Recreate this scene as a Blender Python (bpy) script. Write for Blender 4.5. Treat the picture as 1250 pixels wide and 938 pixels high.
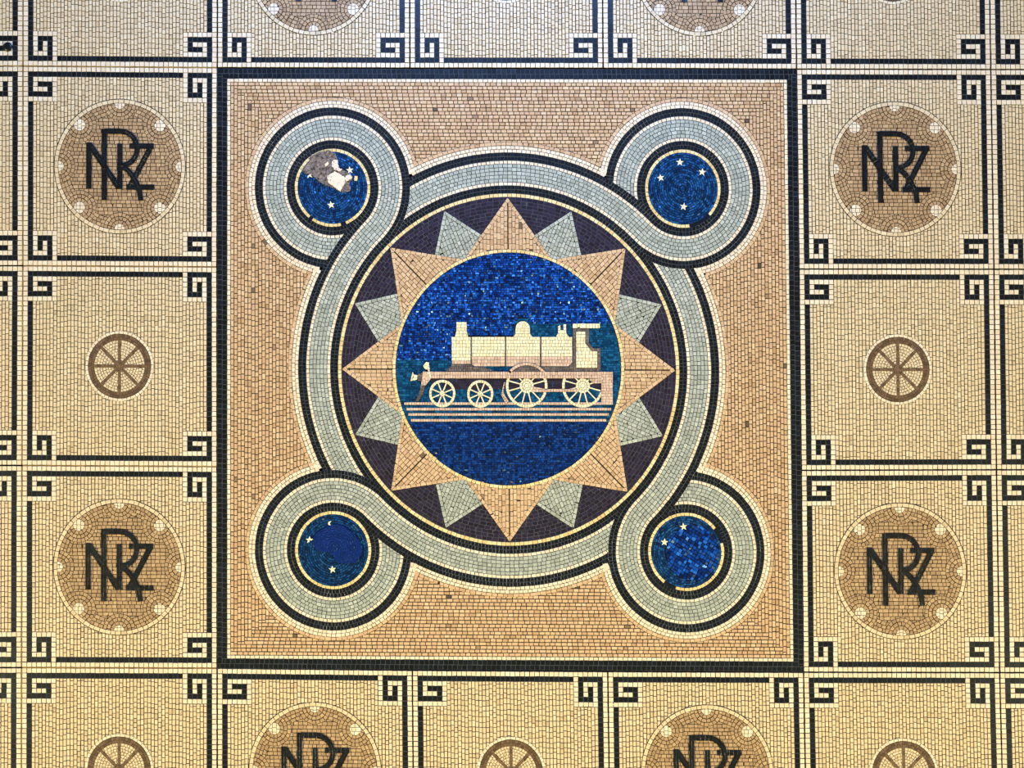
import bpy, math, random
import numpy as np
from mathutils import Vector

# ------------------------------------------------------------------ camera, world, light
for o in list(bpy.data.objects):
    bpy.data.objects.remove(o, do_unlink=True)
sc = bpy.context.scene
COL = sc.collection
U = 0.002                      # metres per unit of the floor plan (plan: x right, y down, 1250 x 938)
ZB = 0.010                     # top of the mortar beds
CAM_H = 2.6

def W(x, y):
    return (x - 625.0) * U, (469.0 - y) * U

cam = bpy.data.cameras.new('camera')
cam.sensor_width = 36.0
cam.lens = 36.0 * CAM_H / (1250 * U)
co = bpy.data.objects.new('camera', cam)
COL.objects.link(co)
co.location = (0, 0, CAM_H + ZB + 0.002)
sc.camera = co

w = bpy.data.worlds.new('hall')
sc.world = w
w.use_nodes = True
bg = w.node_tree.nodes['Background']
bg.inputs[0].default_value = (1.0, 0.90, 0.74, 1)
bg.inputs[1].default_value = 0.10

def area(name, loc, target, size, size_y, power, color, spread=180):
    l = bpy.data.lights.new(name, 'AREA')
    l.shape = 'RECTANGLE'
    l.size, l.size_y = size, size_y
    l.energy = power
    l.color = color
    l.spread = math.radians(spread)
    o = bpy.data.objects.new(name, l)
    COL.objects.link(o)
    o.location = loc
    d = np.array(target, float) - np.array(loc, float)
    o.rotation_euler = Vector(d).to_track_quat('-Z', 'Y').to_euler()
    return o

area('doorway_daylight', (-0.05, 1.85, 1.25), (0.0, 0.9, 0), 1.4, 0.5, 60, (0.19, 0.40, 1.0))
area('hall_lamp', (-5.6, -2.4, 3.1), (-0.2, -0.5, 0), 1.6, 1.6, 53, (1.0, 0.905, 0.55), 60)
area('hall_lamp', (5.6, -2.4, 3.1), (0.2, -0.5, 0), 1.6, 1.6, 53, (1.0, 0.905, 0.55), 60)
area('hall_lamp', (0.0, -4.6, 3.2), (0.0, -0.5, 0), 1.6, 1.6, 13, (1.0, 0.89, 0.48), 60)

sc.view_settings.view_transform = 'Standard'
sc.view_settings.look = 'None'
sc.view_settings.exposure = -0.08
sc.view_settings.gamma = 1.0
sc.view_settings.use_curve_mapping = False

# ------------------------------------------------------------------ materials
def lin(c):
    return [((v / 255) / 12.92 if v / 255 <= 0.04045 else ((v / 255 + 0.055) / 1.055) ** 2.4) for v in c]

def stone(name, tones, rough=0.42, spec=0.4, mottle=0.10, scale=260.0, tint=None):
    """each loose tessera takes one of the tones; a fine mottle breaks up the face"""
    m = bpy.data.materials.new(name)
    m.use_nodes = True
    nt = m.node_tree
    b = nt.nodes['Principled BSDF']
    g = nt.nodes.new('ShaderNodeNewGeometry')
    r = nt.nodes.new('ShaderNodeValToRGB')
    r.color_ramp.interpolation = 'LINEAR'
    els = r.color_ramp.elements
    while len(els) > 1:
        els.remove(els[-1])
    for i, (p, c) in enumerate(tones):
        e = els[0] if i == 0 else els.new(p)
        e.position = p
        e.color = (*lin(c), 1)
    nt.links.new(g.outputs['Random Per Island'], r.inputs[0])
    tc = nt.nodes.new('ShaderNodeTexCoord')
    n = nt.nodes.new('ShaderNodeTexNoise')
    n.inputs['Scale'].default_value = scale
    n.inputs['Detail'].default_value = 3.0
    nt.links.new(tc.outputs['Object'], n.inputs['Vector'])
    mr = nt.nodes.new('ShaderNodeMapRange')
    mr.inputs['From Min'].default_value = 0.3
    mr.inputs['From Max'].default_value = 0.7
    mr.inputs['To Min'].default_value = 1 - mottle
    mr.inputs['To Max'].default_value = 1 + mottle
    nt.links.new(n.outputs[0], mr.inputs['Value'])
    mx = nt.nodes.new('ShaderNodeVectorMath')
    mx.operation = 'SCALE'
    nt.links.new(r.outputs[0], mx.inputs[0])
    nt.links.new(mr.outputs[0], mx.inputs['Scale'])
    nt.links.new(mx.outputs[0], b.inputs['Base Color'])
    b.inputs['Roughness'].default_value = rough
    b.inputs['Specular IOR Level'].default_value = spec
    if tint: b.inputs['Specular Tint'].default_value = (*tint, 1)
    return m

GR = stone('grout', [(0, (52, 41, 26)), (1, (58, 46, 30))], rough=0.9, spec=0.15, mottle=0.35, scale=60)
GRB = stone('blue_black_grout', [(0, (8, 14, 26)), (1, (12, 20, 34))], rough=0.8, spec=0.2, mottle=0.2, scale=60)
GRL = stone('grey_grout', [(0, (68, 71, 74)), (1, (74, 77, 80))], rough=0.9, spec=0.15, mottle=0.25, scale=60)
CREAM = stone('cream_tesserae', [(0, (234, 212, 178)), (0.25, (246, 228, 196)), (0.6, (242, 218, 186)), (1, (250, 236, 208))])
BUFF = stone('field_tesserae', [(0, (212, 186, 146)), (0.1, (228, 204, 164)), (0.5, (238, 214, 174)), (0.8, (230, 204, 164)), (1, (244, 224, 186))])
PINK = stone('peach_tesserae', [(0, (60, 56, 52)), (0.003, (96, 88, 78)), (0.005, (196, 156, 114)), (0.2, (217, 179, 136)), (0.5, (226, 190, 146)), (0.8, (214, 172, 134)), (1, (234, 202, 160))])
DARK = stone('black_tesserae', [(0, (7, 11, 15)), (0.5, (11, 17, 22)), (1, (20, 28, 36))], rough=0.33, spec=0.5)
SAGE = stone('sage_tesserae', [(0, (160, 164, 148)), (0.4, (186, 189, 173)), (0.7, (174, 178, 164)), (1, (204, 206, 190))])
PURP = stone('aubergine_tesserae', [(0, (30, 21, 36)), (0.5, (40, 29, 48)), (1, (48, 38, 60))], rough=0.42, spec=0.4)
TAUPE = stone('medallion_tesserae', [(0, (166, 132, 96)), (0.3, (192, 158, 117)), (0.7, (184, 148, 109)), (1, (208, 174, 131))])
BROWN = stone('brown_tesserae', [(0, (88, 66, 48)), (0.5, (112, 86, 62)), (1, (126, 98, 72))])
GREYT = stone('grey_tesserae', [(0, (88, 78, 74)), (0.5, (108, 97, 92)), (1, (126, 114, 108))])
GOLD = stone('yellow_tesserae', [(0, (228, 194, 128)), (0.5, (244, 216, 152)), (1, (250, 228, 172))])
ROSE = stone('rose_tesserae', [(0, (206, 170, 142)), (0.5, (224, 188, 160)), (1, (234, 202, 176))])
IVORY = stone('ivory_tesserae', [(0, (242, 222, 174)), (0.5, (250, 236, 190)), (1, (254, 244, 206))])
GT = (0.30, 0.60, 1.0)
BLUE = stone('blue_glass', [(0, (6, 24, 70)), (0.3, (10, 48, 124)), (0.75, (18, 76, 172)), (1, (46, 122, 226))], rough=0.25, spec=1.0, tint=GT)
DEEP = stone('deep_blue_glass', [(0, (9, 26, 66)), (0.5, (14, 48, 112)), (1, (26, 74, 152))], rough=0.3, spec=0.8, tint=GT)
TEAL = stone('teal_glass', [(0, (8, 48, 82)), (0.5, (14, 74, 112)), (1, (30, 100, 142))], rough=0.3, spec=0.7, tint=GT)
NAVY = stone('navy_glass', [(0, (10, 34, 70)), (0.5, (17, 62, 114)), (1, (38, 98, 160))], rough=0.3, spec=0.8, tint=GT)
MARINE = stone('marine_glass', [(0, (8, 34, 66)), (0.5, (14, 58, 104)), (1, (30, 84, 140))], rough=0.3, spec=0.7, tint=GT)
PATCH = stone('blue_fill', [(0, (14, 38, 104)), (1, (14, 38, 104))], rough=0.3, spec=0.5, mottle=0.25, scale=90, tint=GT)
MORT = stone('bare_mortar', [(0, (128, 114, 106)), (1, (132, 118, 108))], rough=0.9, spec=0.2, mottle=0.75, scale=150)
PLAS = stone('pale_plaster', [(0, (246, 226, 196)), (1, (246, 226, 196))], rough=0.85, spec=0.2, mottle=0.08, scale=60)
METAL = stone('dark_metal', [(0, (34, 40, 44)), (1, (34, 40, 44))], rough=0.35, spec=0.6)
METAL.node_tree.nodes['Principled BSDF'].inputs['Metallic'].default_value = 0.6

# ------------------------------------------------------------------ mesh building
rng = np.random.default_rng(11)
STEP = 0.0004
def ztop(L): return ZB + 0.0009 + STEP * L
def zbed(L): return ZB + 0.00066 + STEP * L

class Mosaic:
    """collects tesserae (convex polygons in plan units) and their mortar beds into one mesh"""
    def __init__(self):
        self.g = {}                # (n, mat, L, gap, tilt, jit, lift) -> arrays
        self.beds = []             # (pts, faces, L)
    def add(self, polys, mat, L=0, gap=0.33, tilt=0.02, jit=0.18, lift=0.0):
        for p in polys:
            p = np.asarray(p, float)
            self.g.setdefault((len(p), mat, L, gap, tilt, jit, lift), []).append(p)
    def bed(self, pts, L=0):
        self.beds.append((np.asarray(pts, float), L))
    def build(self, name, parent, root, bedmat=None):
        V, F, MI, mats = [], [], [], []
        nv = 0
        ox, oy, oz = root.location if root else (0, 0, 0)
        def mi(m):
            if m not in mats: mats.append(m)
            return mats.index(m)
        for (n, mat, L, gap, tilt, jit, lift), ps in self.g.items():
            P = np.array(ps)                                  # N,n,2
            nxt = np.roll(P, -1, 1); prv = np.roll(P, 1, 1)
            a = 0.5 * (P[..., 0] * nxt[..., 1] - nxt[..., 0] * P[..., 1]).sum(1)
            flip = a < 0
            P[flip] = P[flip][:, ::-1]
            if jit and n == 4:
                P = P + rng.uniform(-jit, jit, P.shape)
            nxt = np.roll(P, -1, 1); prv = np.roll(P, 1, 1)
            un = nxt - P; un /= np.maximum(np.linalg.norm(un, axis=-1, keepdims=True), 1e-6)
            up = P - prv; up /= np.maximum(np.linalg.norm(up, axis=-1, keepdims=True), 1e-6)
            s = up[..., 0] * un[..., 1] - up[..., 1] * un[..., 0]
            s = np.maximum(s, 0.25)[..., None]
            def inset(d): return P + d / s * (un - up)
            T = inset(gap + 0.14); B = inset(gap - 0.04)
            e0 = nxt - P; e1 = np.roll(T, -1, 1) - T
            ok = ((e0 * e1).sum(-1) > 0).all(1)
            # slivers and odd cut pieces: shrink about the centre instead
            area = np.abs(0.5 * (P[..., 0] * nxt[..., 1] - nxt[..., 0] * P[..., 1]).sum(1))
            rin = 2 * area / np.linalg.norm(e0, axis=-1).sum(1)
            cc = P.mean(1, keepdims=True)
            def shrink(d): k = np.clip(1 - d / np.maximum(rin, 1e-6), 0, 1)[:, None, None]; return cc + (P - cc) * k
            T = np.where(ok[:, None, None], T, shrink(gap + 0.14)); B = np.where(ok[:, None, None], B, shrink(gap - 0.04))
            ok = ok | (rin > (gap + 0.14) * 1.25)
            T, B = T[ok], B[ok]
            N = len(T)
            if not N: continue
            c = T.mean(1, keepdims=True)
            d = (T - c) * U
            tl = rng.normal(0, tilt, (N, 1, 2))
            zt = ztop(L) + lift + (d * tl).sum(-1) + rng.normal(0, 0.00002, (N, 1))
            zb = np.full_like(zt, zbed(L) if L > 0 else ZB)
            def w3(Q, z):
                X = (Q[..., 0] - 625) * U - ox; Y = (469 - Q[..., 1]) * U - oy
                return np.stack([X, Y, z - oz], -1)
            vt = w3(T, zt); vb = w3(B, zb)
            V.append(np.concatenate([vt, vb], 1).reshape(-1, 3))   # per tessera: n top, n bottom
            base = nv + np.arange(N)[:, None] * 2 * n
            m = mi(mat)
            # plan y is down, so the reversed order faces up
            top = base + np.arange(n)[::-1][None]
            F.extend(top.tolist())
            for i in range(n):
                j = (i + 1) % n
                F.extend(np.stack([base[:, 0] + i, base[:, 0] + j, base[:, 0] + n + j, base[:, 0] + n + i], 1).tolist())
            MI += [m] * (N * (n + 1))
            nv += N * 2 * n
        for pts, L in self.beds:
            p = pts
            a = 0.5 * (p[:, 0] * np.roll(p[:, 1], -1) - np.roll(p[:, 0], -1) * p[:, 1]).sum()
            if a > 0: p = p[::-1]
            z = np.full(len(p), zbed(L) - oz)
            V.append(np.stack([(p[:, 0] - 625) * U - ox, (469 - p[:, 1]) * U - oy, z], -1))
            F.append(list(range(nv, nv + len(p))))
            MI.append(mi(bedmat or GR)); nv += len(p)
        me = bpy.data.meshes.new(name)
        me.from_pydata(np.concatenate(V).tolist(), [], F)
        for m in mats: me.materials.append(m)
        me.polygons.foreach_set('material_index', MI)
        me.update()
        return link(name, me, parent)

def link(name, me, parent=None):
    o = bpy.data.objects.new(name, me)
    COL.objects.link(o)
    if parent: o.parent = parent
    return o

def empty(name, x, y, label, cat, group=None):
    o = bpy.data.objects.new(name, None)
    COL.objects.link(o)
    X, Y = W(x, y)
    o.location = (X, Y, 0)
    o.empty_display_size = 0.05
    o['label'] = label; o['category'] = cat
    if group: o['group'] = group
    return o

def slab(name, pts, z0, z1, mat, parent=None, root=None):
    ox, oy = (root.location[0], root.location[1]) if root else (0, 0)
    n = len(pts)
    p = [(W(*q)[0] - ox, W(*q)[1] - oy) for q in pts]
    a = sum(p[i][0] * p[(i + 1) % n][1] - p[(i + 1) % n][0] * p[i][1] for i in range(n))
    if a < 0: p = p[::-1]
    v = [(x, y, z0) for x, y in p] + [(x, y, z1) for x, y in p]
    f = [list(range(n))[::-1], list(range(n, 2 * n))] + [[i, (i + 1) % n, n + (i + 1) % n, n + i] for i in range(n)]
    me = bpy.data.meshes.new(name); me.from_pydata(v, [], f); me.materials.append(mat)
    return link(name, me, parent)

# ------------------------------------------------------------------ laying-out helpers (plan space)
def clip_half(p, q, nrm):
    """part of convex polygon p with (v-q).nrm <= 0"""
    out = []
    d = [(v[0] - q[0]) * nrm[0] + (v[1] - q[1]) * nrm[1] for v in p]
    n = len(p)
    for i in range(n):
        j = (i + 1) % n
        if d[i] <= 0: out.append(p[i])
        if d[i] * d[j] < 0:
            t = d[i] / (d[i] - d[j])
            out.append((p[i][0] + t * (p[j][0] - p[i][0]), p[i][1] + t * (p[j][1] - p[i][1])))
    # drop doubled points
    res = []
    for v in out:
        if not res or abs(v[0] - res[-1][0]) + abs(v[1] - res[-1][1]) > 1e-3: res.append(v)
    if len(res) > 2 and abs(res[0][0] - res[-1][0]) + abs(res[0][1] - res[-1][1]) < 1e-3: res.pop()
    return res

def parea(p):
    n = len(p)
    return 0.5 * sum(p[i][0] * p[(i + 1) % n][1] - p[(i + 1) % n][0] * p[i][1] for i in range(n))

def clip_convex(p, c):
    s = 1 if parea(c) > 0 else -1
    n = len(c)
    for i in range(n):
        a, b = c[i], c[(i + 1) % n]
        p = clip_half(p, a, ((b[1] - a[1]) * s, -(b[0] - a[0]) * s))
        if len(p) < 3: return []
    return p

def clip_disc(polys, cx, cy, r, ys=1.0):
    out = []
    for p in polys:
        d = [math.hypot(v[0] - cx, (v[1] - cy) / ys) for v in p]
        if max(d) <= r: out.append(p); continue
        if min(d) > r: continue
        mx = sum(v[0] for v in p) / len(p) - cx; my = (sum(v[1] for v in p) / len(p) - cy) / ys
        l = math.hypot(mx, my) or 1
        q = (cx + mx / l * r, cy + my / l * r * ys); nr = (mx / l, my / l / ys)
        p = clip_half(p, q, nr)
        if len(p) >= 3 and abs(parea(p)) > 0: out.append(p)
    return out

def courses(x0, x1, y0, y1, pitch, length, vary=0.18, vertical=False, fit=True):
    """brick-like courses of tesserae filling a rectangle"""
    if vertical:
        return [[(b, a) for a, b in p] for p in courses(y0, y1, x0, x1, pitch, length, vary, False, fit)]
    out = []
    n = max(1, round((y1 - y0) / pitch)) if fit else int(math.ceil((y1 - y0) / pitch))
    h = (y1 - y0) / n if fit else pitch
    for k in range(n):
        a, b = y0 + k * h, y0 + (k + 1) * h
        m = max(1, round((x1 - x0) / length))
        l = (x1 - x0) / m
        ph = rng.uniform(0.25, 0.75)
        xs = [x0] + [x0 + (i + ph) * l + rng.uniform(-vary, vary) * l for i in range(m)] + [x1]
        if xs[1] - xs[0] < 0.4 * l: xs.pop(1)
        if xs[-1] - xs[-2] < 0.4 * l: xs.pop(-2)
        for i in range(len(xs) - 1):
            out.append([(xs[i], a), (xs[i + 1], a), (xs[i + 1], b), (xs[i], b)])
    return out

def fill(poly, pitch, length, ang=0.0, vary=0.15, off=(0, 0)):
    """courses at an angle clipped to a convex polygon"""
    c, s = math.cos(ang), math.sin(ang)
    loc = [(x * c + y * s, -x * s + y * c) for x, y in poly]
    x0 = min(p[0] for p in loc); x1 = max(p[0] for p in loc)
    y0 = min(p[1] for p in loc); y1 = max(p[1] for p in loc)
    out = []
    for q in courses(x0 - 0.01, x1 + 0.01, y0, y1, pitch, length, vary):
        r = clip_convex(q, loc)
        if len(r) >= 3 and abs(parea(r)) > 0.12 * pitch * length:
            out.append([(x * c - y * s, x * s + y * c) for x, y in r])
    return out

def ring(cx, cy, r0, r1, length, a0=0.0, a1=360.0, ys=1.0, vary=0.12, keep=None, ph=None):
    """one course of tesserae along a circular arc"""
    rm = 0.5 * (r0 + r1)
    span = math.radians(a1 - a0)
    m = max(3, round(abs(span) * rm / length))
    full = abs(abs(a1 - a0) - 360) < 1e-6
    st = span / m
    p0 = (rng.uniform(0, 1) if full else 0) if ph is None else ph
    js = rng.uniform(-vary, vary, m + 1)
    if full: js[-1] = js[0]
    else: js[0] = js[-1] = 0
    t = [math.radians(a0) + (i + p0 + js[i]) * st for i in range(m + 1)]
    out = []
    for i in range(m):
        if keep:
            tm = 0.5 * (t[i] + t[i + 1])
            if not keep(cx + rm * math.cos(tm), cy + rm * math.sin(tm) * ys): continue
        a, b = t[i], t[i + 1]
        ca, sa, cb, sb = math.cos(a), math.sin(a) * ys, math.cos(b), math.sin(b) * ys
        out.append([(cx + r0 * ca, cy + r0 * sa), (cx + r1 * ca, cy + r1 * sa), (cx + r1 * cb, cy + r1 * sb), (cx + r0 * cb, cy + r0 * sb)])
    return out

def arcband(cx, cy, r0, r1, a0=0, a1=360, ys=1.0, step=4):
    n = max(2, int(abs(a1 - a0) / step))
    t = [math.radians(a0 + (a1 - a0) * i / n) for i in range(n + 1)]
    return [[(cx + r0 * math.cos(t[i]), cy + r0 * math.sin(t[i]) * ys), (cx + r1 * math.cos(t[i]), cy + r1 * math.sin(t[i]) * ys),
             (cx + r1 * math.cos(t[i + 1]), cy + r1 * math.sin(t[i + 1]) * ys), (cx + r0 * math.cos(t[i + 1]), cy + r0 * math.sin(t[i + 1]) * ys)] for i in range(n)]

def disc(cx, cy, r, ys=1.0, n=72):
    return [(cx + r * math.cos(2 * math.pi * i / n), cy + r * math.sin(2 * math.pi * i / n) * ys) for i in range(n)]

def stroke(path, width, length, rows=2):
    """courses of tesserae along a polyline"""
    P = np.array(path, float)
    seg = np.linalg.norm(np.diff(P, axis=0), axis=1)
    s = np.concatenate([[0], np.cumsum(seg)])
    n = max(1, round(s[-1] / length))
    q = np.linspace(0, s[-1], n + 1)
    C = np.stack([np.interp(q, s, P[:, 0]), np.interp(q, s, P[:, 1])], 1)
    # tangents
    T = np.gradient(C, axis=0) if n > 1 else np.array([C[1] - C[0]] * 2)
    T /= np.linalg.norm(T, axis=1, keepdims=True)
    N = np.stack([-T[:, 1], T[:, 0]], 1)
    out = []
    for k in range(rows):
        a = (-0.5 + k / rows) * width; b = (-0.5 + (k + 1) / rows) * width
        for i in range(n):
            out.append([tuple(C[i] + N[i] * a), tuple(C[i + 1] + N[i + 1] * a), tuple(C[i + 1] + N[i + 1] * b), tuple(C[i] + N[i] * b)])
    hull = [tuple(C[i] - N[i] * width / 2) for i in range(n + 1)] + [tuple(C[i] + N[i] * width / 2) for i in range(n, -1, -1)]
    return out, hull

def bilinear(corn, x0, y0, x1, y1):
    A, B, C, D = [np.array(c, float) for c in corn]         # TL TR BR BL
    def f(p):
        u = (p[0] - x0) / (x1 - x0); v = (p[1] - y0) / (y1 - y0)
        q = A * (1 - u) * (1 - v) + B * u * (1 - v) + C * u * v + D * (1 - u) * v
        return (q[0], q[1])
    return f
def warp(polys, f):
    return [[f(v) for v in p] for p in polys]

# ------------------------------------------------------------------ floor
fl = slab('floor', [(-900, -700), (2150, -700), (2150, 1640), (-900, 1640)], -0.05, 0.0, GR)
fl['kind'] = 'structure'

# crossings of the joints between the laid panels, row by row
XS = {  # (column, row): plan position
 (0,0):(-212,-163.5),(1,0):(27.7,-163.5),(2,0):(265.2,-162),(3,0):(499.6,-161.5),(4,0):(734.6,-161.5),(5,0):(970,-160.5),(6,0):(1206.2,-160),(7,0):(1442,-159),
 (0,1):(-212,80.6),(1,1):(27.6,80.4),(2,1):(265,82.4),(3,1):(500.3,82.9),(4,1):(736.3,83.1),(5,1):(972.6,84.1),(6,1):(1209.9,84.6),(7,1):(1446.5,85),
 (0,2):(-212,324.4),(1,2):(27.4,324.4),(2,2):(264.5,325.9),(5,2):(975.7,328.5),(6,2):(1213.7,328.7),(7,2):(1451,329),
 (0,3):(-212.5,568.5),(1,3):(26.3,568.5),(2,3):(264.7,569.9),(5,3):(978.4,574.5),(6,3):(1216.8,573.8),(7,3):(1455,574),
 (0,4):(-213,815.5),(1,4):(25.9,815.5),(2,4):(264.8,816.3),(3,4):(503.2,818.9),(4,4):(742,820.4),(5,4):(981.1,821.2),(6,4):(1220.7,821.7),(7,4):(1460,822),
 (0,5):(-214,1063),(1,5):(25.5,1063),(2,5):(265,1065),(3,5):(505.4,1066.5),(4,5):(745.5,1068),(5,5):(985.8,1069),(6,5):(1227,1070),(7,5):(1468,1071),
}

def inset_corners(c, g):
    (ax, ay), (bx, by), (cx, cy), (dx, dy) = c
    return [(ax + g, ay + g), (bx - g, by + g), (cx - g, cy - g), (dx + g, dy - g)]

# ------------------------------------------------------------------ the square panels
def rot(c, k):
    for _ in range(k): c = (39 - c[1], c[0])
    return c
KEY_D = [(x, 1) for x in range(1, 6)] + [(1, y) for y in range(2, 6)] + [(x, 5) for x in range(2, 6)] + [(5, 3), (5, 4), (3, 3), (4, 3)]
KEY_C = [(x, 2) for x in range(2, 7)] + [(2, 3), (2, 4), (3, 4), (4, 4), (6, 3), (6, 4), (6, 5)] + [(x, 6) for x in range(1, 7)]
LINE = [(x, 1) for x in range(6, 33)]
EDGE = [(x, 0) for x in range(0, 39)]
def cell(c): x, y = c; return [(x, y), (x + 1, y), (x + 1, y + 1), (x, y + 1)]

def arc_pts(cx, cy, r, a0, a1, n=14):
    return [(cx + r * math.cos(math.radians(a0 + (a1 - a0) * i / n)), cy + r * math.sin(math.radians(a0 + (a1 - a0) * i / n))) for i in range(n + 1)]

def square_panel(i, j, kind, label, group):
    corn = inset_corners([XS[i, j], XS[i + 1, j], XS[i + 1, j + 1], XS[i, j + 1]], 0.55)
    f = bilinear(corn, 0, 0, 40, 40)
    cx, cy = f((20, 20))
    root = empty('monogram_panel' if kind == 'm' else 'wheel_panel', cx, cy, label, 'floor panel', group)
    slab('mortar_bed', corn, 0.0, ZB, GR, root, root)
    m = Mosaic(); m.add(warp([cell(rot(c, k)) for k in range(4) for c in EDGE], f), CREAM, gap=0.38); m.build('cream_edging', root, root)
    for k in range(4):
        m = Mosaic(); q = warp([cell(rot(c, k)) for c in LINE], f); m.add(q, DARK, gap=0.25, tilt=0.01); [m.bed(p) for p in q]; m.build('border_line', root, root, GRL)
        m = Mosaic(); q = warp([cell(rot(c, k)) for c in KEY_D], f); m.add(q, DARK, gap=0.25, tilt=0.01); [m.bed(p) for p in q]; m.add(warp([cell(rot(c, k)) for c in KEY_C], f), CREAM, gap=0.38)
        m.build('corner_key', root, root, GRL)
    R = 13.3 if kind == 'm' else 7.1
    fp = courses(2, 7, 7, 33, 5 / 7, 1.05, 0.16, True) + courses(33, 38, 7, 33, 5 / 7, 1.05, 0.16, True) + courses(7, 33, 2, 38, 26 / 36, 1.05, 0.16, True)
    fp = [p for p in fp if max(math.hypot(v[0] - 20, v[1] - 20) for v in p) > R - 0.3]
    m = Mosaic(); fp = [[(x + 0.022 * (1 if x < (p[0][0] + p[2][0]) / 2 else -1), y) for x, y in p] for p in fp]
    m.add(warp(fp, f), BUFF, gap=0.36, jit=0.13); m.build('field', root, root)
    if kind == 'm':
        M = Mosaic()
        for b in arcband(20, 20, 0, 12.75): M.bed([f(v) for v in b[1:3] + [(20, 20)]], 1)
        for b in arcband(20, 20, 12.7, 13.65): M.bed([f(v) for v in b], 1)
        for k in range(3):
            M.add(warp(ring(20, 20, 12.72 - 0.72 * (k + 1), 12.72 - 0.72 * k, 1.0), f), TAUPE, 1, 0.42)
        fld = clip_disc(courses(8, 32, 8, 32, 0.74, 0.98, 0.2), 20, 20, 10.56)
        M.add(warp(fld, f), TAUPE, 1, 0.42)
        notch = []
        for k in range(8):
            a = math.radians(45 * k)
            rr, nr = (12.6, 1.08) if k % 2 == 0 else (11.75, 1.2)
            nx, ny = 20 + rr * math.cos(a), 20 + rr * math.sin(a)
            for b in arcband(nx, ny, 0, nr + 2.3, step=12):
                q = clip_disc([b[1:3] + [(nx, ny)]], 20, 20, 12.74)
                for p in q: M.bed([f(v) for v in p], 2)
            for t in range(3):
                M.add(warp(clip_disc(ring(nx, ny, nr + 0.76 * t, nr + 0.76 * (t + 1), 0.85), 20, 20, 12.72), f), TAUPE, 2, 0.42)
            notch.append((nx, ny, nr, a))
        med = M.build('medallion', root, root)
        m = Mosaic(); m.add(warp(ring(20, 20, 12.74, 13.55, 1.15), f), BUFF, 1.3, 0.34); m.build('cream_ring', med, root)
        for nx, ny, nr, a in notch:
            m = Mosaic()
            dd = [(nx + nr * math.cos(t * math.pi / 8), ny + nr * math.sin(t * math.pi / 8)) for t in range(16)]
            q = [p for p in clip_disc([dd], 20, 20, 12.74)]
            for p in q: m.bed([f(v) for v in p], 3)
            ang = a if int(round(math.degrees(a) / 45)) % 2 == 0 else a + math.pi / 4
            ps = []
            for p in fill(dd, 0.78, 0.95, ang, 0.08): ps += clip_disc([p], 20, 20, 12.74)
            m.add(warp(ps, f), CREAM, 3, 0.28)
            m.build('scallop', med, root)
        # the interlaced letters
        def letter(name, strokes, L):
            m = Mosaic()
            for pth, wd in strokes:
                q, hull = stroke([(20 + x, 20 + y) for x, y in pth], wd * 1.1, 0.9)
                m.add(warp(q, f), DARK, L, 0.14, 0.02, 0.08)
                m.bed([f(v) for v in hull], L)
            m.build(name, med, root)
        letter('letter_z', [([(2.0, -4.12), (7.05, -4.12)], 1.0), ([(6.6, -4.3), (2.05, 4.2)], 1.05), ([(1.35, 4.15), (7.15, 4.15)], 1.0)], 4)
        letter('letter_n', [([(-6.36, -4.75), (-6.36, 4.5)], 1.02), ([(0.06, -4.6), (0.06, 4.5)], 1.02), ([(-6.2, -4.4), (-0.1, 4.35)], 1.1)], 5)
        bowl = [(-3.15, -7.05), (0.3, -7.05)] + arc_pts(0.22, -3.6, 3.45, -90, 82, 16)
        leg = [(0.3, -0.15), (1.6, 0.6), (2.7, 1.9), (3.6, 3.4), (4.15, 5.0), (4.4, 6.85)]
        letter('letter_r', [([(-3.15, -7.5), (-3.15, 6.85)], 1.02), (bowl, 1.0), (leg, 1.0)], 6)
    else:
        M = Mosaic()
        for b in arcband(20, 20, 0, 7.1, step=6): M.bed([f(v) for v in b[1:3] + [(20, 20)]], 1)
        for k in range(9):
            r1 = 5.25 - 0.58 * k
            if r1 < 0.7: break
            M.add(warp(ring(20, 20, r1 - 0.58, r1, 0.62), f), BUFF, 1, 0.3)
        wh = M.build('wheel_emblem', root, root)
        m = Mosaic(); m.add(warp(ring(20, 20, 6.5, 7.1, 0.95), f), CREAM, 1.2, 0.28); m.build('cream_ring', wh, root)
        m = Mosaic()
        m.add(warp(ring(20, 20, 5.85, 6.48, 0.6) + ring(20, 20, 5.22, 5.85, 0.6), f), BROWN, 2, 0.2)
        for b in arcband(20, 20, 5.2, 6.5, step=6): m.bed([f(v) for v in b], 2)
        m.build('rim', wh, root)
        for k in range(4):
            a = math.pi / 4 * k
            for sgn in (1, -1):
                c, s = math.cos(a) * sgn, math.sin(a) * sgn
                q, hull = stroke([(20 + c * 0.75, 20 + s * 0.75), (20 + c * 5.3, 20 + s * 5.3)], 0.64, 0.75, 1)
                m = Mosaic(); m.add(warp(q, f), BROWN, 2.4, 0.14, 0.03, 0.1); m.bed([f(v) for v in hull], 2.4); m.build('spoke', wh, root)
        m = Mosaic(); m.add(warp(ring(20, 20, 0.42, 1.0, 0.7), f), BROWN, 3, 0.14, 0.03, 0.1)
        m.add(warp([[(20 + 0.42 * math.cos(t * math.pi / 3), 20 + 0.42 * math.sin(t * math.pi / 3)) for t in range(6)]], f), BROWN, 3, 0.14)
        m.bed([f(v) for v in disc(20, 20, 1.0, 1, 16)], 3); m.build('hub', wh, root)
    return root

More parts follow.
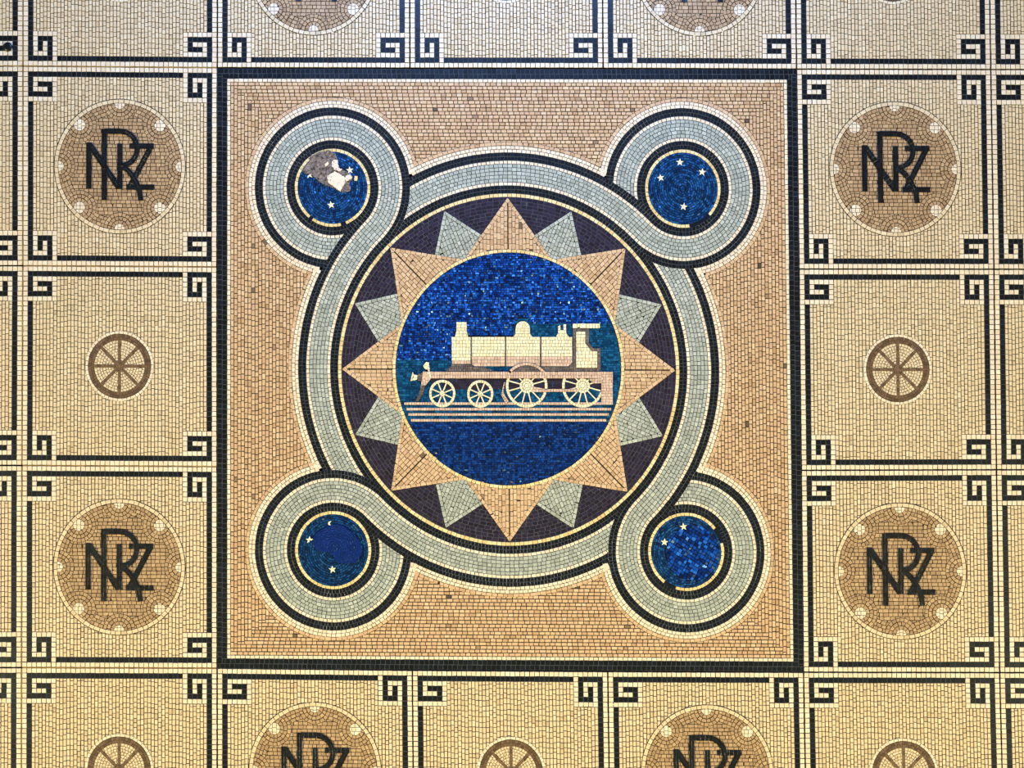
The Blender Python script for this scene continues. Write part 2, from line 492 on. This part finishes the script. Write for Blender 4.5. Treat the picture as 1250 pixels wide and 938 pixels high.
M_ = 'cream panel with dark letter monogram, '
W_ = 'cream panel with brown spoked wheel, '
P_ = 'cream panel with dark key corners, '
panels = {
 (0,0): ('m', P_ + 'top left corner of the photo, under the round bolt'),
 (1,0): ('w', W_ + 'only its lower part shows, at top left'),
 (2,0): ('m', M_ + 'above the upper left ribbon loop'),
 (3,0): ('w', W_ + 'directly above the middle of the locomotive panel'),
 (4,0): ('m', M_ + 'above the upper right ribbon loop'),
 (5,0): ('w', W_ + 'only its lower part shows, at top right'),
 (6,0): ('m', P_ + 'a sliver at the top right corner of the photo'),
 (0,1): ('w', P_ + 'second from top in the sliver at the left edge'),
 (1,1): ('m', M_ + 'left of the upper left ribbon loop'),
 (5,1): ('m', M_ + 'right of the upper right ribbon loop'),
 (6,1): ('w', P_ + 'second from top in the sliver at the right edge'),
 (0,2): ('m', P_ + 'third from top in the sliver at the left edge'),
 (1,2): ('w', W_ + 'level with the locomotive, on the left'),
 (5,2): ('w', W_ + 'level with the locomotive, on the right'),
 (6,2): ('m', P_ + 'third from top in the sliver at the right edge'),
 (0,3): ('w', P_ + 'fourth from top in the sliver at the left edge'),
 (1,3): ('m', M_ + 'left of the lower left ribbon loop'),
 (5,3): ('m', M_ + 'right of the lower right ribbon loop'),
 (6,3): ('w', P_ + 'fourth from top in the sliver at the right edge'),
 (0,4): ('m', P_ + 'lowest in the sliver at the left edge'),
 (1,4): ('w', W_ + 'cut by the bottom edge at the lower left'),
 (2,4): ('m', M_ + 'below the lower left ribbon loop'),
 (3,4): ('w', W_ + 'directly below the middle of the locomotive panel'),
 (4,4): ('m', M_ + 'below the lower right ribbon loop'),
 (5,4): ('w', W_ + 'cut by the bottom edge at the lower right'),
 (6,4): ('m', P_ + 'lowest in the sliver at the right edge'),
}

# ------------------------------------------------------------------ the central panel
corn = inset_corners([(265, 83.2), (972.8, 84.4), (981.3, 821.0), (264.7, 817.0)], 0.3)
S = 356.0
fc = bilinear(corn, -S, -S, S, S)
C0 = fc((0, 0))
cp = empty('locomotive_panel', C0[0], C0[1], 'large square mosaic panel with a steam locomotive in a starburst and ribbon loops', 'floor panel')
slab('mortar_bed', corn, 0.0, ZB, GR, cp, cp)

m = Mosaic()
for k in range(2):
    s1 = S - 5.9 * k; s0 = s1 - 5.9
    for t in range(4):
        ps = courses(-s1 if t % 2 == 0 else -s0, s1 if t % 2 == 0 else s0, -s1, -s0, 5.9, 5.9, 0.05)
        for _ in range(t): ps = [[(-y, x) for x, y in p] for p in ps]
        q = warp(ps, fc); m.add(q, DARK, 0, 0.25, 0.01); [m.bed(p) for p in q]
m.build('dark_border', cp, cp, GRL)
m = Mosaic()
s1 = S - 11.8; s0 = s1 - 4.2
for t in range(4):
    ps = courses(-s1 if t % 2 == 0 else -s0, s1 if t % 2 == 0 else s0, -s1, -s0, 4.2, 5.9, 0.06)
    for _ in range(t): ps = [[(-y, x) for x, y in p] for p in ps]
    m.add(warp(ps, fc), CREAM)
m.build('cream_border', cp, cp)

D = 303.7
RC = [(D * math.cos(math.radians(a)), D * math.sin(math.radians(a))) for a in (-135, -45, 45, 135)]   # TL TR BR BL
def droundel(x, y): return min(math.hypot(x - a, y - b) for a, b in RC)
m = Mosaic()
k = 0
while True:
    o = S - 16 - 4.27 * k; i = o - 4.27
    if o < 110: break
    for t in range(4):
        full = (t + k) % 2 == 0
        e = o if full else i
        ps = courses(-e, e, -o, -i, 4.27, 6.6, 0.16)
        ps = [p for p in ps if max(math.hypot(*v) for v in p) > 260 and max(droundel(*v) for v in p) > 101]
        for _ in range(t): ps = [[(-y, x) for x, y in p] for p in ps]
        m.add(warp(ps, fc), PINK, 0, 0.46, jit=0.16)
    k += 1
m.build('peach_field', cp, cp)

# outline courses round the ribbon
m = Mosaic()
for b in arcband(0, 0, 255, 269.6): m.bed([fc(v) for v in b], 1)
for rx, ry in RC:
    for b in arcband(rx, ry, 94, 107.6): m.bed([fc(v) for v in b], 1)
m.add(warp(ring(0, 0, 265.3, 269.5, 6.6, keep=lambda x, y: droundel(x, y) > 102.5), fc), PINK, 1)
for rx, ry in RC:
    m.add(warp(ring(rx, ry, 103.2, 107.4, 6.6, keep=lambda x, y: math.hypot(x, y) > 263.5), fc), PINK, 1.15)
for r in (257, 261.1):
    m.add(warp(ring(0, 0, r, r + 4.1, 5.6, keep=lambda x, y: droundel(x, y) > 97), fc), CREAM, 1.3)
for r in (95.1, 99.1):
    for rx, ry in RC:
        m.add(warp(ring(rx, ry, r, r + 4.1, 5.6, keep=lambda x, y: math.hypot(x, y) > 258), fc), CREAM, 1.6)
m.build('ribbon_outline', cp, cp)

# the interlaced ribbon: per corner the arriving ring arc and the leaving loop arc lie on top
fillm, edgem, darkm = Mosaic(), Mosaic(), Mosaic()
def ribbon(cx, cy, rows, a0, a1, L):
    for r0, r1, kind in rows:
        tgt, mat, ln = {'d': (darkm, DARK, 4.2), 'c': (edgem, CREAM, 5.4), 's': (fillm, SAGE, 5.6)}[kind]
        ps = warp(ring(cx, cy, r0, r1, ln, a0, a1), fc)
        if kind == 'd': tgt.add(ps, mat, L, 0.25, 0.01, 0.12)
        else: tgt.add(ps, mat, L, 0.4, 0.01, 0.2)
    lo, hi = rows[0][0], rows[-1][1]
    for b in arcband(cx, cy, lo, hi, a0, a1): darkm.bed([fc(v) for v in b], L)
MAIN = [(208.8, 213.3, 'd'), (213.3, 217.9, 'd'), (217.9, 222, 'c')] + [(222 + 4.3 * q, 222 + 4.3 * (q + 1), 's') for q in range(5)] + [(243.5, 247.5, 'c'), (247.5, 252.2, 'd'), (252.2, 256.9, 'd')]
LOOP = [(46.8, 51.5, 'd'), (51.5, 56.2, 'd'), (56.2, 60.2, 'c')] + [(60.2 + 4.3 * q, 60.2 + 4.3 * (q + 1), 's') for q in range(5)] + [(81.7, 85.8, 'c'), (85.8, 90.4, 'd'), (90.4, 95, 'd')]
for q, (rx, ry) in enumerate(RC):
    th = -135 + 90 * q
    ribbon(0, 0, MAIN, th, th + 45, 2)
    ribbon(0, 0, MAIN, th + 45, th + 90, 3)
    ph = th + 180
    ribbon(rx, ry, LOOP, ph, ph - 150, 3)
    ribbon(rx, ry, LOOP, ph - 150, ph - 360, 2)
rib = fillm.build('ribbon', cp, cp)
edgem.build('cream_edge', rib, cp)
darkm.build('dark_edge', rib, cp, GRL)

# star-spangled roundels inside the loops
def star(cx, cy, r, root, parent, L, drop=(), a=-90):
    m = Mosaic()
    for k in range(5):
        if k in drop: continue
        t = math.radians(a + 72 * k)
        tl, tr = t - math.radians(36), t + math.radians(36)
        ri = r * 0.42
        q = [(cx, cy), (cx + ri * math.cos(tl), cy + ri * math.sin(tl)), (cx + r * math.cos(t), cy + r * math.sin(t)), (cx + ri * math.cos(tr), cy + ri * math.sin(tr))]
        m.add([q], IVORY, L, 0.06, 0.03, 0.0)
    o = m.build('star', parent, root)
    return o

STARS = [[(427.2, 208.0, ()), (404.3, 250.3, ()), (377.6, 213.6, (0, 4))],
         [(829.8, 198.3, ()), (857.0, 210.2, ()), (806.3, 217.3, ()), (834.4, 252.5, ())],
         [(834.2, 643.2, ()), (811.0, 662.0, ())],
         [(378.0, 659.4, (2,)), (406.0, 695.3, ()), (400.6, 638.6, (0, 4, 3))]]
NAMES = ['upper left', 'upper right', 'lower right', 'lower left']
def lump(name, pts, parent, root, mat, L, amp, step=1.1, seed=3, ridge=None):
    """a rough patch with a broken outline, a little relief and a skirt"""
    r = np.random.default_rng(seed)
    xs = [p[0] for p in pts]; ys = [p[1] for p in pts]
    def inside(x, y):
        c = False; j = len(pts) - 1
        for i in range(len(pts)):
            (xi, yi), (xj, yj) = pts[i], pts[j]
            if (yi > y) != (yj > y) and x < (xj - xi) * (y - yi) / (yj - yi) + xi: c = not c
            j = i
        return c
    v, fcs, idx = [], [], {}
    x0, y0 = min(xs), min(ys)
    nx = int((max(xs) - x0) / step) + 1; ny = int((max(ys) - y0) / step) + 1
    def vert(i, j):
        if (i, j) not in idx:
            x = x0 + i * step + r.uniform(-.3, .3) * step; y = y0 + j * step + r.uniform(-.3, .3) * step
            X, Y = W(x, y)
            idx[i, j] = len(v)
            v.append((X - root.location[0], Y - root.location[1], ztop(L) + abs(r.normal(0, amp)) + (0.00016 * math.sin(math.hypot(x - ridge[0], y - ridge[1]) * 2 * math.pi / 3.0) if ridge else 0)))
        return idx[i, j]
    cells = {(i, j) for i in range(nx) for j in range(ny) if inside(x0 + (i + .5) * step, y0 + (j + .5) * step)}
    for i, j in cells:
        fcs.append([vert(i, j + 1), vert(i + 1, j + 1), vert(i + 1, j), vert(i, j)])
    low = {}
    def lowv(a):
        if a not in low:
            low[a] = len(v); v.append((v[a][0], v[a][1], zbed(2)))
        return low[a]
    for i, j in cells:
        for di, dj, a, b in ((0, -1, (i, j), (i + 1, j)), (1, 0, (i + 1, j), (i + 1, j + 1)), (0, 1, (i + 1, j + 1), (i, j + 1)), (-1, 0, (i, j + 1), (i, j))):
            if (i + di, j + dj) not in cells:
                A, B = idx[a], idx[b]
                fcs.append([A, B, lowv(B), lowv(A)])
    me = bpy.data.meshes.new(name); me.from_pydata(v, [], fcs); me.materials.append(mat); me.update()
    return link(name, me, parent)

for q, (rx, ry) in enumerate(RC):
    m = Mosaic()
    for b in arcband(rx, ry, 0, 46.9, step=6): m.bed([fc(v) for v in b[1:3] + [(rx, ry)]], 3)
    mat = [NAVY, NAVY, NAVY, MARINE][q]
    r = 42.6
    while r > 2.5:
        ps = ring(rx, ry, r - 2.5, r, 3.6)
        if q == 2:
            ps = [p for p in ps if math.hypot(p[0][0] - rx - 8, p[0][1] - ry - 1) > 32]
        m.add(warp(ps, fc), mat, 3, 0.2, 0.13 if q != 3 else 0.11, 0.25, 0.0006)
        r -= 2.75
    m.add(warp([[(rx + 2.4 * math.cos(t), ry + 2.4 * math.sin(t)) for t in np.linspace(0, 2 * math.pi, 7)[:-1]]], fc), mat, 3, 0.12, 0.1, 0, 0.0006)
    if q == 2:
        big = clip_disc(fill(disc(rx + 8, ry + 1, 33, 1, 24), 4.0, 4.3, 0.55, 0.2), rx, ry, 42.4)
        m.add(warp(big, fc), BLUE, 3, 0.3, 0.16, 0.5, 0.0010)
    rd = m.build('star_roundel', cp, cp, GRB)
    # its yellow ring, with the gaps it has lost
    m = Mosaic()
    def kp(x, y):
        a = math.degrees(math.atan2(y - ry, x - rx))
        if q == 1 and 44 < a < 80: return False
        if q == 2 and -38 < a < -14: return False
        if q == 0 and 60 < a < 135 and rng.uniform() < 0.28: return False
        if q == 2 and 95 < a < 125 and rng.uniform() < 0.5: return False
        return True
    if q == 2: runs = [(-14, 322)]
    elif q == 1: runs = [(80, 404)]
    else: runs = [(0, 360)]
    for a0, a1 in runs:
        m.add(warp(ring(rx, ry, 42.6, 46.5, 5.2, a0, a1, keep=kp), fc), GOLD, 3.6, 0.25, 0.03)
    m.build('yellow_ring', rd, cp)
    for sx, sy, drop in STARS[q]:
        star(sx, sy, 5.0, cp, rd, 8, drop, -90 + rng.uniform(-12, 12))
    if q == 0:
        z = lambda L_: [(355 + x / 8.93, 175 + y / 8.93) for x, y in L_]
        lump('bare_patch', z([(205, 150), (300, 100), (420, 85), (490, 120), (515, 190), (520, 270), (580, 300), (650, 340), (675, 380), (640, 440), (655, 520), (560, 535), (430, 470), (340, 440), (270, 380), (210, 335), (150, 330), (130, 290), (170, 240), (210, 200)]), rd, cp, MORT, 7, 0.0012)
        lump('plaster_fill', z([(400, 360), (480, 310), (540, 340), (600, 380), (590, 440), (560, 500), (540, 525), (480, 480), (410, 430)]), rd, cp, PLAS, 12, 0.0003, 0.9)
        lump('plaster_fill', z([(455, 190), (515, 185), (520, 270), (565, 285), (540, 310), (480, 290), (450, 250)]), rd, cp, PLAS, 12, 0.0003, 0.9)
        lump('plaster_fill', z([(600, 360), (650, 340), (672, 380), (630, 410), (600, 420)]), rd, cp, PLAS, 12, 0.0003, 0.9)
        lump('plaster_fill', z([(370, 230), (405, 205), (420, 225), (385, 260)]), rd, cp, PLAS, 12, 0.0003, 0.9)
        lump('plaster_fill', z([(695, 360), (725, 360), (725, 405), (695, 405)]), rd, cp, GOLD, 12, 0.0003, 0.9)
    if q == 3:
        z = lambda L_: [(355 + x / 8.93, 620 + y / 8.93) for x, y in L_]
        lump('smooth_fill', z([(245, 330), (300, 260), (400, 205), (500, 175), (600, 210), (690, 280), (740, 370), (790, 420), (770, 520), (720, 600), (600, 610), (510, 600), (480, 560), (460, 520), (400, 480), (300, 480), (250, 430)]), rd, cp, PATCH, 9, 0.0002, 0.6, ridge=(405.8, 671.8))

# starburst
m = Mosaic()
for b in arcband(0, 0, 136, 208.6): m.bed([fc(v) for v in b], 4)
r = 204.0
while r > 150:
    m.add(warp(ring(0, 0, r - 4.3, r, 7.0), fc), PURP, 4, 0.3)
    r -= 4.3
sb = m.build('starburst', cp, cp, GRL)
m = Mosaic(); m.add(warp(ring(0, 0, 204.2, 208.6, 5.6), fc), GOLD, 4.4, 0.3); m.build('yellow_ring', sb, cp)
def point(a_deg, half, depth, rt, mat, edge, L, name, seam):
    a = math.radians(a_deg)
    ux, uy = -math.cos(a), -math.sin(a)            # from the tip inwards
    vx, vy = -uy, ux
    tip = (rt * math.cos(a), rt * math.sin(a))
    hw = depth * math.tan(half)
    g = lambda s, t: (tip[0] + ux * s + vx * t, tip[1] + uy * s + vy * t)
    m = Mosaic()
    m.bed([fc(v) for v in (tip, g(depth, hw), g(depth, -hw))], L)
    ew = 4.1
    # edging course along each slope
    for sg in (1, -1):
        d = (math.cos(half), sg * math.sin(half)); nrm = (math.sin(half), -sg * math.cos(half))
        ln = depth / math.cos(half)
        s = 0.0
        while s < ln:
            e = s + 6.4 * rng.uniform(0.85, 1.15)
            p = [(d[0] * s, d[1] * s), (d[0] * e, d[1] * e), (d[0] * e + nrm[0] * ew, d[1] * e + nrm[1] * ew), (d[0] * s + nrm[0] * ew, d[1] * s + nrm[1] * ew)]
            p = clip_half(p, (0, 0), (0, -sg))
            if len(p) >= 3 and abs(parea(p)) > 3: m.add(warp([[g(*v) for v in p]], fc), edge, L, 0.3)
            s = e
    # inner courses, parallel to the axis
    off = ew / math.sin(half)
    ihw = (depth - off) * math.tan(half)
    for sg in (1, -1):
        tri = [(off, sg * seam), (depth, sg * seam), (depth, sg * ihw)]
        ps = fill(tri, 4.27, 6.2, 0.0, 0.15)
        m.add(warp([[g(*v) for v in p] for p in ps], fc), mat, L, 0.33, jit=0.2)
    m.build(name, sb, cp)
for k in range(8):
    point(-67.5 + 45 * k, math.radians(35.2), 66, 203.6, SAGE, SAGE, 5, 'sage_point', 0.0)
for k in range(8):
    point(-90 + 45 * k, math.radians(36.2), 72, 204.0, PINK, PINK, 6, 'peach_point', 0.55)

# blue glass picture disc
m = Mosaic()
YS = 1.033
px0, py0 = 620.6, 450.6
m.bed(disc(px0, py0, 141.6, YS), 7)
def dome_d(x, y):
    if y < 401: return math.hypot(x - 638.1, (y - 401) / 1.0) - 8.9
    return abs(x - 638.1) - 8.9
def zone(x, y):
    if y > 515.6: return 2
    if y < 412 and dome_d(x, y) < 4.2: return 1
    if x < 552: return 0 if y < 438.8 else 1
    if x < 648: return 0 if y < 411 else 1
    return 0 if y < 395 else 1
up, te, lo = [], [], []
for p in clip_disc(courses(480, 760, 305, 440, 2.75, 3.4, 0.3), px0, py0, 137.2, YS):
    cxm = sum(v[0] for v in p) / len(p); cym = sum(v[1] for v in p) / len(p)
    if zone(cxm, cym) == 0: up.append(p)
for p in clip_disc(courses(480, 760, 389, 515.6, 2.9, 4.4, 0.25), px0, py0, 137.2, YS):
    cxm = sum(v[0] for v in p) / len(p); cym = sum(v[1] for v in p) / len(p)
    if zone(cxm, cym) == 1: te.append(p)
for p in clip_disc(courses(480, 760, 515.6, 600, 2.7, 3.6, 0.25), px0, py0, 137.2, YS): lo.append(p)
m.add(up, BLUE, 7, 0.22, 0.26, 0.4, 0.0008)
m.add(lo, DEEP, 7, 0.18, 0.14, 0.3, 0.0005)
pic = m.build('blue_glass_disc', cp, cp, GRB)
t = Mosaic(); t.add(te, TEAL, 7, 0.16, 0.09, 0.2, 0.0003); t.build('teal_glass', pic, cp)
g = Mosaic(); g.add(ring(px0, py0, 137.5, 141.5, 5.6, ys=YS), GOLD, 7.5, 0.28, 0.03); g.build('yellow_ring', pic, cp)

# the locomotive, laid in stone on the blue glass
def shape(name, parent, polys, L):
    """polys: (convex outline, material, pitch, length, angle)"""
    m = Mosaic()
    for pts, mat, pitch, ln, ang in polys:
        m.add(fill(pts, pitch, ln, math.radians(ang), 0.1), mat, L, 0.2, 0.02, 0.12)
        m.bed(pts, L)
    return m.build(name, parent, cp)
def R(x0, y0, x1, y1): return [(x0, y0), (x1, y0), (x1, y1), (x0, y1)]
z3 = lambda L_: [(480 + x / 12.5, 380 + y / 12.5) for x, y in L_]
z4 = lambda L_: [(480 + x / 11.04, 440 + y / 11.04) for x, y in L_]
z6 = lambda L_: [(570 + x / 11.04, 440 + y / 11.04) for x, y in L_]
z7 = lambda L_: [(660 + x / 12.5, 380 + y / 12.5) for x, y in L_]
z8 = lambda L_: [(660 + x / 11.04, 440 + y / 11.04) for x, y in L_]

loco = shape('locomotive', cp, [     # its running plate and end block carry the rest
    (R(516.2, 453.9, 733.8, 462.2), ROSE, 4.1, 3.2, 0),
    (R(733.8, 453.9, 747.9, 494.3), ROSE, 3.4, 3.2, 0),
    (z8([(640, 250), (815, 245), (815, 312), (700, 312)]), ROSE, 3.3, 3.3, 0),
    (z4([(400, 150), (520, 150), (520, 240), (440, 340), (375, 340)]), ROSE, 3.4, 3.4, 80)], 15)
shape('underframe', loco, [(R(527, 462.2, 736, 469), PURP, 3.4, 9, 0), (R(540, 469, 736, 475.4), PURP, 3.2, 9, 0)], 9)
for k, (y0, x0, x1) in enumerate([(491.2, 493.6, 735.5), (498.0, 496.3, 746), (504.5, 498.6, 743), (511.6, 501.7, 740)]):
    shape('rail', loco, [(R(x0, y0, x1, y0 + 3.3), ROSE, 3.3, 3.25, 0)], 10)
shape('saddle', loco, [([(543, 453.8), (551, 447.2), (551, 453.8)], GREYT, 3.0, 2.6, 0), ([(551, 444.6), (575, 445.2), (578, 448), (578, 453.8), (551, 453.8)], GREYT, 3.0, 2.6, 0),
                       ([(578, 448), (590.5, 448.2), (600, 451.6), (606, 453.8), (578, 453.8)], GREYT, 3.0, 2.6, 0)], 9.5)
shape('firebox_base', loco, [(R(660, 448, 733, 453.8), GREYT, 2.9, 2.8, 0)], 9.5)
def wheel(cx, cy, r, hub, nsp, rim, L):
    m = Mosaic(); ys = 1.045
    m.add(ring(cx, cy, r - rim, r, 3.6, ys=ys), IVORY, L, 0.2, 0.02, 0.1)
    for b in arcband(cx, cy, r - rim, r, ys=ys, step=10): m.bed(b, L)
    o = m.build('wheel', loco, cp)
    return o
def spokes(cx, cy, r, hub, nsp, rim, L):
    ys = 1.045
    m = Mosaic()
    for k in range(nsp):
        a = math.pi * 2 * (k + 0.5) / nsp
        c, s = math.cos(a), math.sin(a) * ys
        q, hull = stroke([(cx + c * hub * 0.9, cy + s * hub * 0.9), (cx + c * (r - rim + .3), cy + s * (r - rim + .3))], 1.55, 4.5, 1)
        m.add(q, IVORY, L + 0.5, 0.03, 0.02, 0.05); m.bed(hull, L + 0.5)
    if hub < 5:
        m.add(ring(cx, cy, 1.4, hub, 3.0, ys=ys) + [disc(cx, cy, 1.4, ys, 8)], IVORY, L + 1, 0.18, 0.02, 0.1)
    else:
        m.add(ring(cx, cy, hub - 3.2, hub, 3.4, ys=ys) + ring(cx, cy, hub - 6.2, hub - 3.2, 2.8, ys=ys) + [disc(cx, cy, hub - 6.2, ys, 8)], IVORY, L + 1, 0.2, 0.02, 0.1)
    m.bed(disc(cx, cy, hub, ys, 24), L + 1)
    return m
for cx, cy, r, hub, n, rim in [(540.0, 480.6, 16.3, 3.9, 8, 3.4), (586.3, 481.0, 16.3, 3.9, 8, 3.4), (642.9, 471.2, 25.6, 8.8, 12, 3.5), (711.4, 471.2, 25.6, 8.8, 12, 3.5)]:
    mm = spokes(cx, cy, r, hub, n, rim, 11)
    # rim and spokes in one wheel mesh
    ys = 1.045
    keep = (lambda x, y: True) if r < 20 else (lambda x, y: y > 461 and x < 735)
    mm.add(ring(cx, cy, r - rim, r, 3.6, ys=ys, keep=keep), IVORY, 11, 0.2, 0.02, 0.1)
    for b in arcband(cx, cy, r - rim, r, ys=ys, step=10):
        if keep(*b[0]): mm.bed(b, 11)
    # spokes of the large wheels stop at the running plate
    if r > 20:
        for key in list(mm.g):
            mm.g[key] = [p for p in mm.g[key] if p[:, 1].mean() > 460.5 and p[:, 0].mean() < 734]
        mm.beds = [b for b in mm.beds if b[0][:, 1].mean() > 460.5 and b[0][:, 0].mean() < 734]
    mm.build('wheel', loco, cp)
shape('coupling_rod', loco, [(z6([(880, 352), (1080, 388), (1080, 430), (880, 430)]), ROSE, 3.5, 3.6, 0), (R(667.8, 475.0, 706, 478.6), ROSE, 3.6, 3.6, 0)], 13.5)
m = Mosaic()
m.add([p for p in ring(642.9, 471.2, 24.9, 28.4, 3.4, -145, -35) if p[0][1] < 456], ROSE, 16, 0.22, 0.02, 0.1)
for b in arcband(642.9, 471.2, 24.9, 28.4, -143, -37): m.bed(b, 16)
arch = [(642.9 + 24.9 * math.cos(math.radians(a)), 471.2 + 24.9 * math.sin(math.radians(a))) for a in range(-135, -40, 10)]
m.add(fill(arch, 2.6, 2.4), GREYT, 14.5, 0.2, 0.04, 0.2); m.bed(arch, 14.5)
m.build('splasher', loco, cp)
CRM = IVORY
shape('smokebox', loco, [(R(551.4, 411.6, 574.6, 440.6), CRM, 4.1, 4.0, 0), (R(551.8, 440.6, 574.6, 444.6), ROSE, 4.0, 4.0, 0)], 12)
shape('chimney', loco, [(z3([(965, 165), (1120, 165), (1125, 300), (965, 300)]), CRM, 3.8, 4.1, 0), (z3([(965, 300), (1125, 300), (1145, 395), (940, 395)]), CRM, 3.8, 4.1, 0)], 12.5)
m = Mosaic()
for x0, x1, c0, c1 in [(576.2, 616.3, 2.4, 0), (618, 659, 0, 0), (661, 698.4, 0, 4.5)]:
    ou = [(x0, 411.4), (x1, 411.4), (x1, 447.4 - c1), (x1 - c1, 447.4), (x0 + c0, 447.4), (x0, 447.4 - c0)]
    ou = [p for i, p in enumerate(ou) if p != ou[i - 1]]
    for k in range(9):
        row = clip_convex(R(x0, 411.4 + 4 * k, x1, 415.4 + 4 * k), ou)
        m.add(fill(row, 4.0, 3.9, 0, 0.12), CRM if k < 6 else ROSE, 12, 0.2, 0.02, 0.12)
    m.bed(ou, 12)
boiler = m.build('boiler', loco, cp)
b = shape('boiler_band', loco, [(R(x - 0.75, 411.6, x + 0.75, 447.6), GREYT, 1.5, 4, 90) for x in (575.4, 617.15, 660.0)], 12.3)
m = Mosaic()
dp = [(638.1 + 8.9 * math.cos(math.radians(a)), 401 + 8.9 * math.sin(math.radians(a))) for a in range(-180, 1, 15)] + [(647, 407.5), (650, 411.4), (626.2, 411.4), (629.2, 407.5)]
up_ = dp[:13]
m.add(ring(638.1, 401, 5.2, 8.9, 3.4, -180, 0), CRM, 12.6, 0.18, 0.02, 0.08)
m.add(fill([(638.1 + 5.2 * math.cos(math.radians(a)), 401 + 5.2 * math.sin(math.radians(a))) for a in range(-180, 1, 20)], 3.6, 3.6), CRM, 12.6, 0.18, 0.02, 0.08)
m.add(fill(R(629.2, 401, 647, 407.5), 3.3, 4.4) + fill([(629.2, 407.5), (647, 407.5), (650, 411.4), (626.2, 411.4)], 3.9, 4.2), CRM, 12.6, 0.18, 0.02, 0.08)
m.bed(dp, 12.6)
m.build('dome', loco, cp)
shape('safety_valve', loco, [(z7([(262, 235), (300, 210), (305, 290), (262, 290)]), CRM, 3.4, 3.4, 0), (z7([(345, 200), (388, 200), (390, 290), (345, 290)]), CRM, 3.5, 3.4, 0),
                             (z7([(262, 290), (390, 290), (392, 340), (262, 340)]), CRM, 4, 3.5, 0), (z7([(262, 340), (392, 340), (435, 395), (220, 395)]), CRM, 4.4, 3.6, 0)], 12.6)
cabo = shape('cab', loco, [(R(703.2, 405, 714.4, 420), CRM, 4.0, 3.7, 0), (z7([(540, 500), (690, 500), (775, 612), (540, 612)]), CRM, 4.5, 4.0, 0), (R(703.2, 429, 729, 449.2), CRM, 4.05, 4.3, 0)], 13)
shape('cab_outline', cabo, [(R(699.2, 401.2, 703.4, 451), GREYT, 4.1, 2.8, 0), (R(703.4, 401.2, 719, 405.2), GREYT, 3.8, 2.8, 0),
                            (z7([(675, 312), (742, 312), (735, 480), (690, 500)]), GREYT, 3.6, 3, 90), (z7([(690, 500), (735, 480), (800, 565), (775, 612)]), GREYT, 3.4, 3, 55),
                            (z7([(775, 566), (912, 566), (912, 615), (775, 612)]), GREYT, 3.9, 3, 0), (R(729, 429, 733, 449.2), GREYT, 3.9, 3, 90),
                            (z7([(430, 845), (490, 775), (492, 880), (430, 880)]), GREYT, 3, 3, 0)], 12.5)
shape('cab_roof', cabo, [(R(698.8, 395.2, 732.2, 401), CRM, 5.8, 3.7, 0)], 13.5)
shape('lamp', loco, [(z4([(405, 75), (445, 20), (485, 30), (495, 125), (455, 128), (420, 112)]), CRM, 4.5, 4.2, 20), (z4([(465, 125), (492, 125), (520, 235), (490, 235)]), CRM, 2.6, 4.2, 75)], 16)
shape('buffer', loco, [(z4([(262, 155), (285, 190), (240, 283), (232, 280)]), CRM, 4, 6, 95), (z4([(285, 190), (330, 200), (325, 260), (290, 270), (240, 283)]), CRM, 4, 4.4, 0)], 12)
shape('guard_iron', loco, [(z4([(330, 190), (398, 165), (380, 285), (335, 275)]), GREYT, 2.6, 3, 0), (z4([(370, 340), (437, 342), (395, 470), (350, 440)]), GREYT, 2.8, 3, 0), (z4([(350, 440), (400, 455), (340, 555), (300, 548)]), GREYT, 2.8, 3, 0)], 12)
shape('brake_hanger', loco, [(z6([(495, 285), (512, 300), (495, 440), (455, 460), (480, 370)]), ROSE, 3, 2.8, 0), (z6([(495, 440), (562, 550), (530, 600), (455, 460)]), ROSE, 3.1, 2.8, 55)], 12)

# the small squares round it
for (i, j), (kind, label) in panels.items():
    square_panel(i, j, kind, label, 'monogram panels round the locomotive panel' if kind == 'm' else 'wheel panels round the locomotive panel')

# joints filled with yellowed mortar on the left side
JOINT = stone('yellowed_mortar', [(0, (150, 118, 66)), (1, (158, 124, 70))], rough=0.9, spec=0.15, mottle=0.45, scale=25)
jn = 0
for (a, b) in [((1, 0), (1, 1)), ((1, 1), (1, 2)), ((1, 2), (1, 3)), ((1, 3), (1, 4)), ((1, 4), (1, 5)), ((0, 1), (1, 1)), ((1, 1), (2, 1)), ((1, 2), (2, 2)), ((1, 3), (2, 3)), ((1, 4), (2, 4))]:
    (ax, ay), (bx, by) = XS[a], XS[b]
    jn += 1
    h = 0.5
    pts = [(ax - h, ay + 1), (ax + h, ay + 1), (bx + h, by - 1), (bx - h, by - 1)] if a[0] == b[0] else [(ax + 1, ay - h), (bx - 1, by - h), (bx - 1, by + h), (ax + 1, ay + h)]
    o = slab('trim_%d' % jn, pts, 0.0, ZB + 0.0004, JOINT)
    o['kind'] = 'structure'

# the round bolt sunk in the floor at the left edge
bx, by = 9.4, 57.2
X, Y = W(bx, by)
bolt = empty('floor_bolt', bx, by, 'small dark round metal bolt on the key corner of the top left panel', 'bolt')
bolt.location = (X, Y, ztop(0))
v, f = [], []
prof = [(5.7, 0.0), (5.7, 0.6), (5.2, 1.3), (3.9, 2.0), (2.0, 2.4)]
n = 28
for rr, zz in prof:
    for i in range(n):
        a = 2 * math.pi * i / n
        v.append((rr * U * math.cos(a), rr * U * math.sin(a), zz * U + 0.0003))
for k in range(len(prof) - 1):
    for i in range(n):
        f.append([k * n + i, k * n + (i + 1) % n, (k + 1) * n + (i + 1) % n, (k + 1) * n + i])
f.append([(len(prof) - 1) * n + i for i in range(n)])
f.append(list(range(n))[::-1])
me = bpy.data.meshes.new('head'); me.from_pydata(v, [], f); me.materials.append(METAL)
link('head', me, bolt)
